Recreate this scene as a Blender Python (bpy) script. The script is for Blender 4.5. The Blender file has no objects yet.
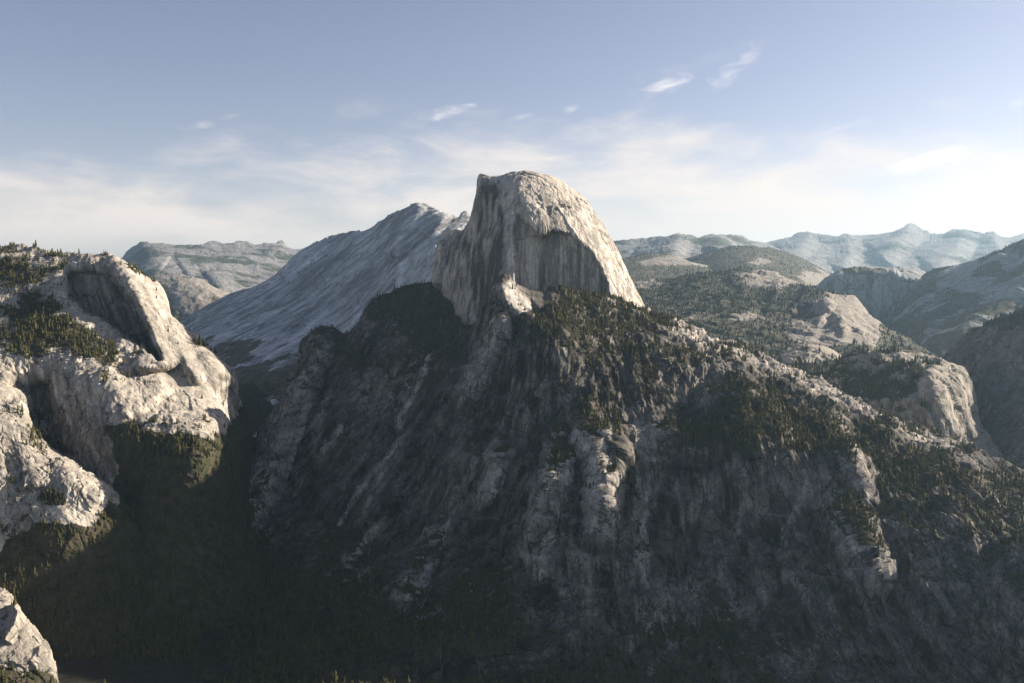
import bpy, math
import numpy as np

rng = np.random.default_rng(7)
f32 = np.float32
SC = bpy.context.scene
COL = SC.collection
R = math.radians

# ------------------------------------------------------------------ camera model
W, H = 1024, 683
FPX = 900.0
HORIZON = 286.0
PITCH = math.atan((H / 2 - HORIZON) / FPX)          # looking slightly down
cP, sP = math.cos(PITCH), math.sin(PITCH)
SUN_AZ = 18.0        # degrees from +x (right) towards +y (ahead)
SUN_EL = 23.5


def unproject(px, py, d):
    """pixel of the photograph and forward distance (m) -> point of the place"""
    a = (px - W / 2) / FPX
    b = (H / 2 - py) / FPX
    x = a * d
    y = (cP + b * sP) * d
    z = (-sP + b * cP) * d
    return np.stack([x, y, z], -1)


def project(p):
    f = p[..., 1] * cP - p[..., 2] * sP
    u = p[..., 1] * sP + p[..., 2] * cP
    return W / 2 + p[..., 0] / f * FPX, H / 2 - u / f * FPX, f


# ------------------------------------------------------------------ noise
_perm = rng.permutation(256).astype(np.int32)
_perm = np.concatenate([_perm, _perm, _perm])
_g = rng.normal(size=(256, 3))
_g = (_g / np.linalg.norm(_g, axis=1, keepdims=True)).astype(f32)


def perlin(x, y, z):
    xi, yi, zi = np.floor(x), np.floor(y), np.floor(z)
    xf, yf, zf = (x - xi).astype(f32), (y - yi).astype(f32), (z - zi).astype(f32)
    xi = xi.astype(np.int32) & 255
    yi = yi.astype(np.int32) & 255
    zi = zi.astype(np.int32) & 255
    u = xf * xf * xf * (xf * (xf * 6 - 15) + 10)
    v = yf * yf * yf * (yf * (yf * 6 - 15) + 10)
    w = zf * zf * zf * (zf * (zf * 6 - 15) + 10)
    out = 0
    for dx in (0, 1):
        ax = _perm[xi + dx]
        wx = u if dx else 1 - u
        for dy in (0, 1):
            ay = _perm[ax + yi + dy]
            wy = wx * (v if dy else 1 - v)
            for dz in (0, 1):
                g = _g[_perm[ay + zi + dz]]
                out = out + wy * (w if dz else 1 - w) * (g[..., 0] * (xf - dx) + g[..., 1] * (yf - dy) + g[..., 2] * (zf - dz))
    return out * 1.6


def fbm(p, wl, octv=5, gain=0.5, zs=1.0, seed=0.0, ridged=False, sx=1.0):
    a, s, tot = 1.0, 1.0 / wl, 0
    nrm = 0
    for k in range(octv):
        n = perlin(p[..., 0] * s * sx + seed + 17.3 * k, p[..., 1] * s + seed * 1.7 + 5.1 * k, p[..., 2] * s * zs + seed * .6 + 9.7 * k)
        if ridged:
            n = 1 - 2 * np.abs(n)
        tot = tot + a * n
        nrm += a
        a *= gain
        s *= 2.03
    return tot / nrm


def blocks(p, wl, zs, seed):
    """jointed rock: every cell is a tilted plane of its own, so faces meet at sharp edges"""
    q = np.stack([p[..., 0] / wl, p[..., 1] / wl, p[..., 2] / wl * zs], -1).astype(f32) + f32(seed * 3.1)
    q = q + f32(0.22) * perlin(q[..., 0] * 1.7, q[..., 1] * 1.7, q[..., 2] * 1.7)[..., None]
    c = np.floor(q)
    f = q - c
    ci = c.astype(np.int32) & 255
    best = np.full(q.shape[:-1], 9e9, f32)
    val = np.zeros(q.shape[:-1], f32)
    for dx in (-1, 0, 1):
        for dy in (-1, 0, 1):
            for dz in (-1, 0, 1):
                h = _perm[_perm[_perm[(ci[..., 0] + dx) & 255] + ((ci[..., 1] + dy) & 255)] + ((ci[..., 2] + dz) & 255)]
                j = _g[h] * f32(0.42) + f32(0.5)
                rx, ry, rz = f[..., 0] - dx - j[..., 0], f[..., 1] - dy - j[..., 1], f[..., 2] - dz - j[..., 2]
                d = rx * rx + ry * ry + rz * rz
                m = d < best
                best = np.where(m, d, best)
                t = _g[(h + 91) & 255]
                val = np.where(m, t[..., 0] * 0.55 + 0.75 * (rx * t[..., 1] + ry * t[..., 2] + rz * t[..., 0]), val)
    return val


def sstep(a, b, x):
    t = np.clip((x - a) / (b - a), 0, 1)
    return t * t * (3 - 2 * t)


def pchip(xs, ys, x):
    """monotone cubic interpolation"""
    xs, ys = np.asarray(xs, float), np.asarray(ys, float)
    h = np.diff(xs)
    dl = np.diff(ys) / h
    m = np.zeros_like(ys)
    for i in range(1, len(xs) - 1):
        if dl[i - 1] * dl[i] > 0:
            w1, w2 = 2 * h[i] + h[i - 1], h[i] + 2 * h[i - 1]
            m[i] = (w1 + w2) / (w1 / dl[i - 1] + w2 / dl[i])
    m[0], m[-1] = dl[0], dl[-1]
    k = np.clip(np.searchsorted(xs, x) - 1, 0, len(xs) - 2)
    t = np.clip((x - xs[k]) / h[k], 0, 1)
    return ((1 + 2 * t) * (1 - t) ** 2 * ys[k] + t * (1 - t) ** 2 * h[k] * m[k]
            + t * t * (3 - 2 * t) * ys[k + 1] + t * t * (t - 1) * h[k] * m[k + 1])


def tps(pts, x, y, reg=0.02):
    """thin plate surface through (px, py, distance) points, in log distance"""
    p = np.array(pts, float)
    c = p[:, :2] / 100.0
    v = np.log(p[:, 2])
    n = len(c)

    def ker(r2):
        return 0.5 * r2 * np.log(r2 + 1e-9)
    A = np.zeros((n + 3, n + 3))
    A[:n, :n] = ker(((c[:, None] - c[None]) ** 2).sum(-1)) + np.eye(n) * reg
    A[:n, n] = 1
    A[:n, n + 1:] = c
    A[n, :n] = 1
    A[n + 1:, :n] = c.T
    s = np.linalg.solve(A, np.concatenate([v, np.zeros(3)]))
    X, Y = x / 100.0, y / 100.0
    out = s[n] + s[n + 1] * X + s[n + 2] * Y
    for i in range(n):
        out = out + s[i] * ker((X - c[i, 0]) ** 2 + (Y - c[i, 1]) ** 2)
    return np.exp(out)


def poly_dist(line, x, y):
    """distance to a polyline, side (+ right of it, seen going down), position along it 0..1"""
    L = np.asarray(line, float)
    seg = np.hypot(*np.diff(L, axis=0).T)
    cum = np.concatenate([[0], np.cumsum(seg)])
    best = np.full(x.shape, 1e9)
    side = np.zeros(x.shape)
    tt = np.zeros(x.shape)
    for i in range(len(seg)):
        ax, ay = L[i]
        bx, by = L[i + 1]
        ux, uy = (bx - ax) / seg[i], (by - ay) / seg[i]
        s = np.clip((x - ax) * ux + (y - ay) * uy, 0, seg[i])
        d = np.hypot(x - ax - s * ux, y - ay - s * uy)
        cr = (x - ax) * uy - (y - ay) * ux
        m = d < best
        best = np.where(m, d, best)
        side = np.where(m, np.sign(cr), side)
        tt = np.where(m, (cum[i] + s) / cum[-1], tt)
    return best, side, tt


def poly_sd(poly, x, y):
    """signed distance to a polygon, positive inside"""
    P = np.asarray(poly, float)
    d, _, _ = poly_dist(np.concatenate([P, P[:1]]), x, y)
    ins = np.zeros(x.shape, bool)
    j = len(P) - 1
    for i in range(len(P)):
        xi, yi, xj, yj = P[i, 0], P[i, 1], P[j, 0], P[j, 1]
        c = ((yi > y) != (yj > y)) & (x < (xj - xi) * (y - yi) / (yj - yi + 1e-9) + xi)
        ins ^= c
        j = i
    return np.where(ins, d, -d)


def ridge_f(line, wl, wr, x, y, taper=0.15):
    d, s, t = poly_dist(line, x, y)
    w = np.where(s >= 0, wr, wl)
    q = np.clip(1 - d / w, 0, 1)
    q = q * q * (3 - 2 * q) * 0.5 + q * 0.5
    tp = np.minimum(1, np.minimum(t, 1 - t) / max(taper, 1e-3)) if taper > 0 else 1.0
    return q * tp


# ------------------------------------------------------------------ mesh helper
def grid_mesh(name, P, attrs, mat):
    nv, nu = P.shape[:2]
    me = bpy.data.meshes.new(name)
    me.vertices.add(nv * nu)
    me.vertices.foreach_set('co', P.reshape(-1).astype(f32))
    i = np.arange(nv * nu).reshape(nv, nu)
    q = np.stack([i[:-1, :-1], i[1:, :-1], i[1:, 1:], i[:-1, 1:]], -1).reshape(-1, 4)
    n = len(q)
    me.loops.add(n * 4)
    me.loops.foreach_set('vertex_index', q.reshape(-1).astype(np.int32))
    me.polygons.add(n)
    me.polygons.foreach_set('loop_start', (np.arange(n) * 4).astype(np.int32))
    me.polygons.foreach_set('use_smooth', np.ones(n, bool))
    me.update(calc_edges=True)
    for k, a in attrs.items():
        at = me.attributes.new(k, 'FLOAT', 'POINT')
        at.data.foreach_set('value', a.reshape(-1).astype(f32))
    me.materials.append(mat)
    o = bpy.data.objects.new(name, me)
    COL.objects.link(o)
    return o


def tri_mesh(name, V, F, mat, smooth=False):
    me = bpy.data.meshes.new(name)
    me.vertices.add(len(V))
    me.vertices.foreach_set('co', V.reshape(-1).astype(f32))
    k = F.shape[1]
    me.loops.add(F.size)
    me.loops.foreach_set('vertex_index', F.reshape(-1).astype(np.int32))
    me.polygons.add(len(F))
    me.polygons.foreach_set('loop_start', (np.arange(len(F)) * k).astype(np.int32))
    me.polygons.foreach_set('use_smooth', np.full(len(F), smooth))
    me.update(calc_edges=True)
    me.materials.append(mat)
    return me


def tag(o, label, cat, kind=None, group=None):
    o['label'] = label
    o['category'] = cat
    if kind:
        o['kind'] = kind
    if group:
        o['group'] = group
    return o


def normals(P):
    du = np.gradient(P, axis=1)
    dv = np.gradient(P, axis=0)
    n = np.cross(du, -dv)
    n /= np.linalg.norm(n, axis=-1, keepdims=True) + 1e-9
    return n


# ------------------------------------------------------------------ materials
def nodes_of(m):
    m.use_nodes = True
    nt = m.node_tree
    nt.nodes.clear()
    return nt, nt.nodes, nt.links


class NB:
    """small node builder"""
    def __init__(s, nt):
        s.nt, s.n, s.l = nt, nt.nodes, nt.links

    def put(s, sock, v):
        if v is None:
            return
        if hasattr(v, 'is_output'):
            s.l.new(v, sock)
        else:
            sock.default_value = v

    def math(s, op, a, b=None, c=None, clamp=False):
        n = s.n.new('ShaderNodeMath')
        n.operation = op
        n.use_clamp = clamp
        for i, v in enumerate((a, b, c)):
            if v is not None:
                s.put(n.inputs[i], v)
        return n.outputs[0]

    def mix(s, f, a, b, mode='MIX'):
        n = s.n.new('ShaderNodeMix')
        n.data_type = 'RGBA'
        n.blend_type = mode
        s.put(n.inputs[0], f)
        for k, v in ((6, a), (7, b)):
            s.put(n.inputs[k], v if hasattr(v, 'is_output') else (*v, 1) if len(v) == 3 else v)
        return n.outputs[2]

    def noise(s, vec, scale, detail=6, rough=0.55, dist=0.0):
        n = s.n.new('ShaderNodeTexNoise')
        s.put(n.inputs['Vector'], vec)
        n.inputs['Scale'].default_value = scale
        n.inputs['Detail'].default_value = detail
        n.inputs['Roughness'].default_value = rough
        n.inputs['Distortion'].default_value = dist
        return n.outputs['Fac']

    def ramp(s, v, a, b, lo=0.0, hi=1.0):
        n = s.n.new('ShaderNodeMapRange')
        n.interpolation_type = 'SMOOTHSTEP'
        s.put(n.inputs['Value'], v)
        for k, q in (('From Min', a), ('From Max', b), ('To Min', lo), ('To Max', hi)):
            s.put(n.inputs[k], q)
        return n.outputs['Result']

    def scale(s, vec, xyz, rot=(0, 0, 0)):
        n = s.n.new('ShaderNodeMapping')
        s.put(n.inputs['Vector'], vec)
        n.inputs['Scale'].default_value = xyz
        n.inputs['Rotation'].default_value = rot
        return n.outputs[0]

    def attr(s, name):
        n = s.n.new('ShaderNodeAttribute')
        n.attribute_name = name
        return n.outputs['Fac']


def rock_material(name, light, dark, ground, brush, streak=0.6, unit=1.0, shear=(0, 0, 0), bump=1.0, fleck=1.0, joint=1.0):
    """granite: mottled, dark water streaks down the wall, brushwood and soil by the 'veg' attribute"""
    m = bpy.data.materials.new(name)
    nt, n, l = nodes_of(m)
    b = NB(nt)
    out = n.new('ShaderNodeOutputMaterial')
    bs = n.new('ShaderNodeBsdfPrincipled')
    bs.inputs['Roughness'].default_value = 0.95
    bs.inputs['Specular IOR Level'].default_value = 0.08
    l.new(bs.outputs[0], out.inputs[0])
    co = n.new('ShaderNodeTexCoord').outputs['Object']
    big = b.noise(co, 0.004 / unit, 5, 0.6)
    mid = b.noise(co, 0.022 / unit, 7, 0.65)
    fine = b.noise(co, 0.11 / unit, 5, 0.7)
    st = b.noise(b.scale(co, (0.035 / unit, 0.035 / unit, 0.0022 / unit), shear), 1.0, 6, 0.62, 0.4)
    st2 = b.noise(b.scale(co, (0.09 / unit, 0.09 / unit, 0.007 / unit), shear), 1.0, 4, 0.6, 0.3)
    c = b.mix(b.ramp(mid, 0.34, 0.66), dark, light)
    c = b.mix(b.ramp(big, 0.35, 0.7, 0.0, 0.45), c, tuple(0.72 * q for q in light))
    sv = n.new('ShaderNodeNewGeometry').outputs['True Normal']
    sep = n.new('ShaderNodeSeparateXYZ')
    l.new(sv, sep.inputs[0])
    steep = b.ramp(sep.outputs['Z'], 0.78, 0.35)
    sk = b.math('MULTIPLY', b.ramp(st, 0.50, 0.66, 0, streak), b.math('ADD', b.math('MULTIPLY', steep, 0.8), 0.2))
    c = b.mix(sk, c, tuple(0.28 * q for q in dark))
    sk2 = b.math('MULTIPLY', b.ramp(st2, 0.54, 0.7, 0, streak * 0.7), steep)
    c = b.mix(sk2, c, tuple(1.25 * q for q in light))
    c = b.mix(b.ramp(fine, 0.54, 0.70, 0, 0.75 * fleck), c, tuple(0.35 * q for q in dark))
    grain = b.noise(co, 0.3 / unit, 4, 0.75)
    c = b.mix(b.ramp(grain, 0.35, 0.7, 0, 0.45 * fleck), c, tuple(0.5 * q for q in dark))
    c = b.mix(b.ramp(grain, 0.5, 0.3, 0, 0.35), c, tuple(min(.75, 1.35 * q) for q in light))
    # joints: thin dark lines round upright slabs
    wv = n.new('ShaderNodeTexNoise')
    l.new(co, wv.inputs['Vector'])
    wv.inputs['Scale'].default_value = 0.018 / unit
    wv.inputs['Detail'].default_value = 4
    wo = n.new('ShaderNodeVectorMath')
    wo.operation = 'MULTIPLY_ADD'
    l.new(wv.outputs['Color'], wo.inputs[0])
    wo.inputs[1].default_value = (46 * unit, 46 * unit, 46 * unit)
    l.new(co, wo.inputs[2])
    jn = []
    for sc_, zz_ in ((0.013, 0.4), (0.035, 0.45)):
        vo = n.new('ShaderNodeTexVoronoi')
        vo.feature = 'DISTANCE_TO_EDGE'
        l.new(b.scale(wo.outputs[0], (sc_ / unit, sc_ / unit, sc_ * zz_ / unit), shear), vo.inputs['Vector'])
        vo.inputs['Scale'].default_value = 1.0
        jn.append(vo.outputs['Distance'])
    j1 = b.ramp(jn[0], 0.045, 0.0, 0, 0.85 * joint)
    j2 = b.math('MULTIPLY', b.ramp(jn[1], 0.06, 0.0, 0, 0.7 * joint), b.ramp(mid, 0.4, 0.6))
    jm = b.math('MULTIPLY', b.math('MAXIMUM', j1, j2), b.math('ADD', b.math('MULTIPLY', steep, 0.7), 0.3))
    c = b.mix(jm, c, tuple(0.3 * q for q in dark))
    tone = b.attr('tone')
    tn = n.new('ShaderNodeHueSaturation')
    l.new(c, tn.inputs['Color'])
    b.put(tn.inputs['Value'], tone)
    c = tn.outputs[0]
    veg = b.attr('veg')
    vn = b.math('ADD', veg, b.math('MULTIPLY', b.math('SUBTRACT', b.noise(co, 0.05 / unit, 6, 0.7), 0.5), 0.8))
    vm = b.ramp(vn, 0.42, 0.58)
    gr = b.mix(b.ramp(b.noise(co, 0.03 / unit, 5, 0.7), 0.4, 0.62), brush, ground)
    c = b.mix(vm, c, gr)
    l.new(c, bs.inputs['Base Color'])
    bp = n.new('ShaderNodeBump')
    bp.inputs['Strength'].default_value = 0.55 * bump
    bp.inputs['Distance'].default_value = 9.0 * unit
    hgt = b.math('ADD', b.math('MULTIPLY', fine, 0.8), b.math('ADD', b.math('MULTIPLY', st, 1.2), b.math('MULTIPLY', mid, 1.2)))
    l.new(hgt, bp.inputs['Height'])
    l.new(bp.outputs[0], bs.inputs['Normal'])
    return m


def leaf_material(name, a, c2):
    m = bpy.data.materials.new(name)
    nt, n, l = nodes_of(m)
    b = NB(nt)
    out = n.new('ShaderNodeOutputMaterial')
    bs = n.new('ShaderNodeBsdfPrincipled')
    bs.inputs['Roughness'].default_value = 0.9
    bs.inputs['Specular IOR Level'].default_value = 0.1
    l.new(bs.outputs[0], out.inputs[0])
    geo = n.new('ShaderNodeNewGeometry')
    rnd = n.new('ShaderNodeNewGeometry').outputs['Random Per Island']
    pn = b.noise(geo.outputs['Position'], 0.012, 3, 0.6)
    f = b.math('ADD', b.math('MULTIPLY', rnd, 0.6), b.math('MULTIPLY', pn, 0.5), clamp=True)
    l.new(b.mix(f, a, c2), bs.inputs['Base Color'])
    return m


GRAN_L, GRAN_D = (0.44, 0.392, 0.325), (0.22, 0.20, 0.172)
SOIL, BRUSH = (0.13, 0.105, 0.07), (0.058, 0.06, 0.03)
M_DOME = rock_material('dome_granite', (0.62, 0.545, 0.45), (0.38, 0.345, 0.30), SOIL, BRUSH, 0.8, fleck=0.6, joint=0.6)
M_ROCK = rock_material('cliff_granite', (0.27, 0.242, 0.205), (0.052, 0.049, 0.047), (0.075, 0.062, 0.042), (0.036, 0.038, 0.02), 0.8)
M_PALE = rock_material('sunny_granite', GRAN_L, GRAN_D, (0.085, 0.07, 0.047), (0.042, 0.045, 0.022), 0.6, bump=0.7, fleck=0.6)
M_SLAB = rock_material('slab_granite', (0.47, 0.47, 0.46), (0.22, 0.225, 0.225), SOIL, BRUSH, 0.75, 2.2, (0, 0.75, 0))
M_MID = rock_material('hill_granite', (0.40, 0.36, 0.31), (0.22, 0.2, 0.17), (0.135, 0.12, 0.092), (0.058, 0.064, 0.045), 0.4, 1.8)
M_FAR = rock_material('range_granite', (0.36, 0.345, 0.33), (0.22, 0.215, 0.21), (0.1, 0.1, 0.08), (0.05, 0.06, 0.045), 0.3, 5.0)
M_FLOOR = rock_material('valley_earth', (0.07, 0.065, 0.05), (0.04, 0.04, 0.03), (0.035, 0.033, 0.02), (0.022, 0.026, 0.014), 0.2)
M_TREE = leaf_material('conifer_needles', (0.026, 0.031, 0.012), (0.098, 0.088, 0.030))
M_TREE_FAR = leaf_material('distant_needles', (0.026, 0.037, 0.028), (0.062, 0.07, 0.048))

# ------------------------------------------------------------------ terrain patches
ZBUF = np.full((H, W), 1e9)
TREES = []            # (patch name, points, heights)


def ribs(P, X, shear):
    k = np.interp(X, [q[0] for q in shear], [q[1] for q in shear])
    return np.stack([P[..., 0] - k * (P[..., 2] + 500), P[..., 1] * 0.35, P[..., 2]], -1)


def patch(name, label, cat, mat, crest, bottom, depth, step=0.75, back=((40, 6), (150, 60), (450, 330), (1000, 1000)),
          rnd=(60, 6), ridges=(), dents=(), disp=(), veg=None, tones=(), tone0=1.0, trees=None, reg=0.02, jag=0.0, vpow=1.0, shear=((0, 0), (1, 0)), stain=(30, 0.4, 0.12), patchy=(), calm=()):
    crest = np.array(crest, float)
    x0, x1 = crest[0, 0], crest[-1, 0]
    nu = int((x1 - x0) / step) + 1
    xs = np.linspace(x0, x1, nu)
    top = pchip(crest[:, 0], crest[:, 1], xs)
    if jag:
        q = np.stack([xs, xs * 0, xs * 0], -1)
        top = top - jag * fbm(q, 30.0, 5, 0.6, seed=x0 * .01 + 3)
    bottom = np.array(bottom, float)
    bot = np.maximum(np.interp(xs, bottom[:, 0], bottom[:, 1]), top + 4)
    nvf = int(np.max(bot - top) / step) + 2
    v = (np.linspace(0, 1, nvf) ** vpow)[:, None]
    X = np.repeat(xs[None], nvf, 0)
    Y = top[None] + (bot - top)[None] * v
    D = tps(depth, X, Y, reg)
    D = D + rnd[0] * np.exp(-(Y - top[None]) / rnd[1])
    for (line, amp, wl, wr, *tp) in ridges:
        L = np.array(line)
        r = max(wl, wr)
        m = (X > L[:, 0].min() - r) & (X < L[:, 0].max() + r) & (Y > L[:, 1].min() - r) & (Y < L[:, 1].max() + r)
        if m.any():
            D[m] -= amp * ridge_f(line, wl, wr, X[m], Y[m], tp[0] if tp else 0.15)
    wob = np.stack([X / 14.0, Y / 14.0, X * 0 + 3.3], -1)
    XW = X + 2.6 * fbm(wob, 1.0, 4, 0.6)
    YW = Y + 2.6 * fbm(wob, 1.0, 4, 0.6, seed=20.0) + 4.0 * fbm(np.stack([X / 7.0, X * 0, X * 0], -1), 1.0, 3, 0.6, seed=9.0)
    for (poly, amp, e) in dents:
        L = np.array(poly)
        m = (X > L[:, 0].min() - e) & (X < L[:, 0].max() + e) & (Y > L[:, 1].min() - e) & (Y < L[:, 1].max() + e)
        if m.any():
            q = sstep(-e, e, poly_sd(poly, XW[m], YW[m]))
            if isinstance(amp, tuple):      # a flat face: distance at (x, y), change per pixel across and down
                d0, fx, fy, gx_, gy_ = amp
                D[m] = D[m] * (1 - q) + q * (d0 + (X[m] - fx) * gx_ + (Y[m] - fy) * gy_)
            else:
                D[m] += amp * q
    P = unproject(X, Y, D)
    # the far side of the crest
    cd = P[0]
    rows = []
    hd = np.stack([cd[:, 0], cd[:, 1]], -1)
    hd /= np.linalg.norm(hd, axis=1, keepdims=True)
    bx = np.array([0.] + [q[0] for q in back])
    bz = np.array([0.] + [q[1] for q in back])
    ts = np.linspace(0, 1, 36)[1:] ** 1.6 * bx[-1]
    zz = pchip(bx, bz, ts)
    for t, dz in zip(ts[::-1], zz[::-1]):
        r = cd.copy()
        r[:, :2] += hd * t
        r[:, 2] -= dz
        rows.append(r)
    nb = len(rows)
    P = np.concatenate([np.stack(rows), P], 0)
    N = normals(P)
    X = np.concatenate([np.repeat(xs[None], nb, 0), X])
    Y = np.concatenate([np.repeat(top[None], nb, 0), Y])
    NB0 = N
    off = 0
    for (typ, wl, amp, octv, zs) in disp:
        sd_ = wl * .013 + x0 * .007
        if typ == 'block':
            s = blocks(P, wl, zs, sd_)
        elif typ == 'rib':          # ribs and gullies running down the fall line
            s = fbm(ribs(P, X, shear), wl, octv, 0.58, zs, seed=sd_, ridged=True)
        elif typ == 'ledge':          # broken horizontal benches
            ph = P[..., 2] / wl + 1.3 * fbm(P, wl * 5, 4, 0.55, 1.0, seed=sd_)
            fr = ph - np.floor(ph)
            s = (sstep(0.0, 0.82, fr) - sstep(0.86, 1.0, fr)) * sstep(-0.25, 0.3, fbm(P, wl * 4, 3, 0.5, 1.0, seed=sd_ + 40))
        elif typ == 'crack':        # upright joints cut into the wall
            n_ = fbm(P, wl, octv, 0.55, zs, seed=sd_)
            s = -np.exp(-(n_ / 0.07) ** 2) * sstep(-0.2, 0.25, fbm(P, wl * 2.3, 3, 0.5, 0.6, seed=sd_ + 70))
        else:
            s = fbm(P, wl, octv, 0.6, zs, seed=sd_, ridged=(typ == 'ridge'))
        off = off + amp * s
    if disp:
        fade = np.ones(P.shape[:2])
        fade[:nb] = np.linspace(0.3, 1, nb)[:, None]
        for (poly, k_, e) in calm:
            fade = fade * (1 - k_ * sstep(-e, e, poly_sd(poly, X, Y)))
        P = P + N * (off * fade)[..., None]
        N = normals(P)
    n1 = fbm(P, 160.0 if veg is None else veg.get('wl', 160.0), 5, 0.6, seed=4.4)
    VG = np.zeros(P.shape[:2])
    if veg:
        VG = veg.get('base', 0.0) + veg.get('slope', 1.0) * (sstep(veg.get('z0', 0.45), veg.get('z1', 0.8), 0.55 * NB0[..., 2] + 0.45 * N[..., 2]) - 0.5) + veg.get('n', 0.6) * n1
        for (px, py, rx, ry, s) in veg.get('blobs', ()):
            VG = VG + s * np.exp(-(((X - px) / rx) ** 2 + ((Y - py) / ry) ** 2))
        for (poly, s, e) in veg.get('polys', ()):
            VG = VG + s * sstep(-e, e, poly_sd(poly, X + 8 * n1, Y + 8 * n1))
    VG = np.clip(VG, 0, 1)
    TN = np.full(P.shape[:2], float(tone0))
    # water stains and clean streaks down the steep walls
    rp = ribs(P, X, shear)
    steep = sstep(0.85, 0.45, N[..., 2]) if len(stain) < 4 else stain[3]
    s1 = fbm(rp, stain[0], 5, 0.62, stain[2], seed=31.0)
    s2 = fbm(rp, stain[0] * 4.5, 4, 0.6, stain[2] * 1.6, seed=77.0)
    sq = 1.5 * s1 + 1.1 * s2
    sq = 0.45 * sq + 0.85 * (sstep(0.12, 0.24, sq) - sstep(-0.12, -0.26, sq)) * 0.5
    TN = TN * (1 + steep * stain[1] * sq)
    for (poly, s, e) in patchy:  # pale slabs, and shade painted on the dome's face and massif's toe
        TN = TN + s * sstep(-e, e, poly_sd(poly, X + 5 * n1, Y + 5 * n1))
    for (line, s, wl, wr) in tones:  # streaks and chutes, and sunlight painted into the rock tone
        TN = TN + s * ridge_f(line, wl, wr, X + 2.5 * n1, Y, 0.1)
    TN = np.clip(TN, 0.2, 3.6)
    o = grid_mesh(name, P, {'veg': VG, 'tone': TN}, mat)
    tag(o, label, cat, 'structure')
    # visible surface, for choosing which trees are seen
    a, b2, d = project(P)
    ok = (a > 0) & (a < W - 1) & (b2 > 0) & (b2 < H - 1)
    np.minimum.at(ZBUF, (b2[ok].astype(int), a[ok].astype(int)), d[ok])
    if trees:
        e1 = P[nb + 1:, :-1] - P[nb:-1, :-1]
        e2 = P[nb:-1, 1:] - P[nb:-1, :-1]
        cr = np.cross(e1, e2)
        area = np.abs(cr[..., 2]) + 0.12 * np.linalg.norm(cr, axis=-1)
        vg = VG[nb:-1, :-1]
        nz = N[nb:-1, :-1, 2]
        pw = area * sstep(trees.get('t0', 0.35), trees.get('t1', 0.75), vg + 0.35 * (rng.random(vg.shape) - .5)) * sstep(0.15, 0.5, nz)
        pw = pw + trees.get('wall', 0.0) * np.linalg.norm(cr, axis=-1) * sstep(0.05, 0.3, nz) * sstep(0.0, 0.35, fbm(P[nb:-1, :-1], 45.0, 3, 0.6, seed=61.0))
        pw = pw * trees['dens'] * 1e-4
        cap = trees.get('cap')
        tot = pw.sum()
        if cap and tot > cap:
            pw *= cap / tot
        hit = np.argwhere(rng.random(pw.shape) < pw)
        extra = np.argwhere(rng.random(pw.shape) < np.clip(pw - 1, 0, 1))
        hit = np.concatenate([hit, extra])
        r1, r2 = rng.random((2, len(hit)))
        q = P[nb + hit[:, 0], hit[:, 1]] + e1[hit[:, 0], hit[:, 1]] * r1[:, None] + e2[hit[:, 0], hit[:, 1]] * r2[:, None]
        hh = trees['h'] * np.clip(np.exp(rng.normal(-0.32, 0.42, len(q))), 0.25, 1.9)
        TREES.append((name, q, hh, trees))
    return o

# ------------------------------------------------------------------ the ground under everything
gx = np.concatenate([-np.geomspace(90000, 400, 24), [0], np.geomspace(400, 90000, 24)])
gX, gY = np.meshgrid(gx, gx[::-1] + 2000)
gP = np.stack([gX, gY, np.full_like(gX, -1010.0)], -1)
gP[..., 2] += 8 * fbm(gP, 3000, 3)
o = grid_mesh('ground', gP, {'veg': np.full(gX.shape, 0.8), 'tone': np.full(gX.shape, 0.7)}, M_FLOOR)
tag(o, 'dark forest ground under the mountains reaching to the horizon', 'ground', 'structure')

# ------------------------------------------------------------------ far ranges
patch('mountain_range', 'pale blue jagged alpine range farthest away along the right horizon', 'mountains', M_FAR,
      crest=[(600, 262), (690, 262), (720, 256), (745, 250), (760, 246), (775, 242), (790, 239), (800, 236), (812, 235), (825, 238), (835, 239),
             (845, 236), (860, 238), (880, 236), (893, 234), (903, 229), (911, 225.5), (920, 230), (933, 235), (945, 237), (955, 232), (965, 231),
             (975, 234), (984, 236), (991, 233.5), (1000, 238), (1013, 240), (1024, 236), (1060, 238), (1200, 244)],
      bottom=[(600, 310), (1200, 310)],
      depth=[(600, 250, 27000), (800, 240, 27000), (1000, 238, 27000), (1200, 245, 27000), (600, 310, 15000), (800, 305, 15000), (1000, 305, 16000),
             (1200, 305, 16000), (700, 270, 22000), (800, 258, 23000), (860, 262, 22500), (900, 250, 24500), (950, 262, 22500), (1050, 262, 23000)],
      step=1.0, back=((1000, 150), (4000, 1500)), rnd=(600, 5), jag=2.0,
      ridges=[([(812, 235), (800, 250), (785, 262)], 900, 22, 16, 0.1), ([(911, 226), (900, 240), (880, 262)], 1300, 26, 20, 0.1),
              ([(845, 236), (850, 255), (840, 275)], 700, 18, 14, 0.1), ([(965, 232), (955, 250), (930, 275)], 1100, 26, 20, 0.1),
              ([(991, 234), (1000, 255), (985, 275)], 800, 20, 16, 0.1), ([(740, 246), (735, 262)], 500, 18, 14, 0.1)],
      disp=[('ridge', 3600, 150, 6, 0.7), ('fbm', 900, 70, 4, 1.0)],
      veg=dict(base=0.25, slope=0.1, n=0.9, wl=2600))
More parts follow.
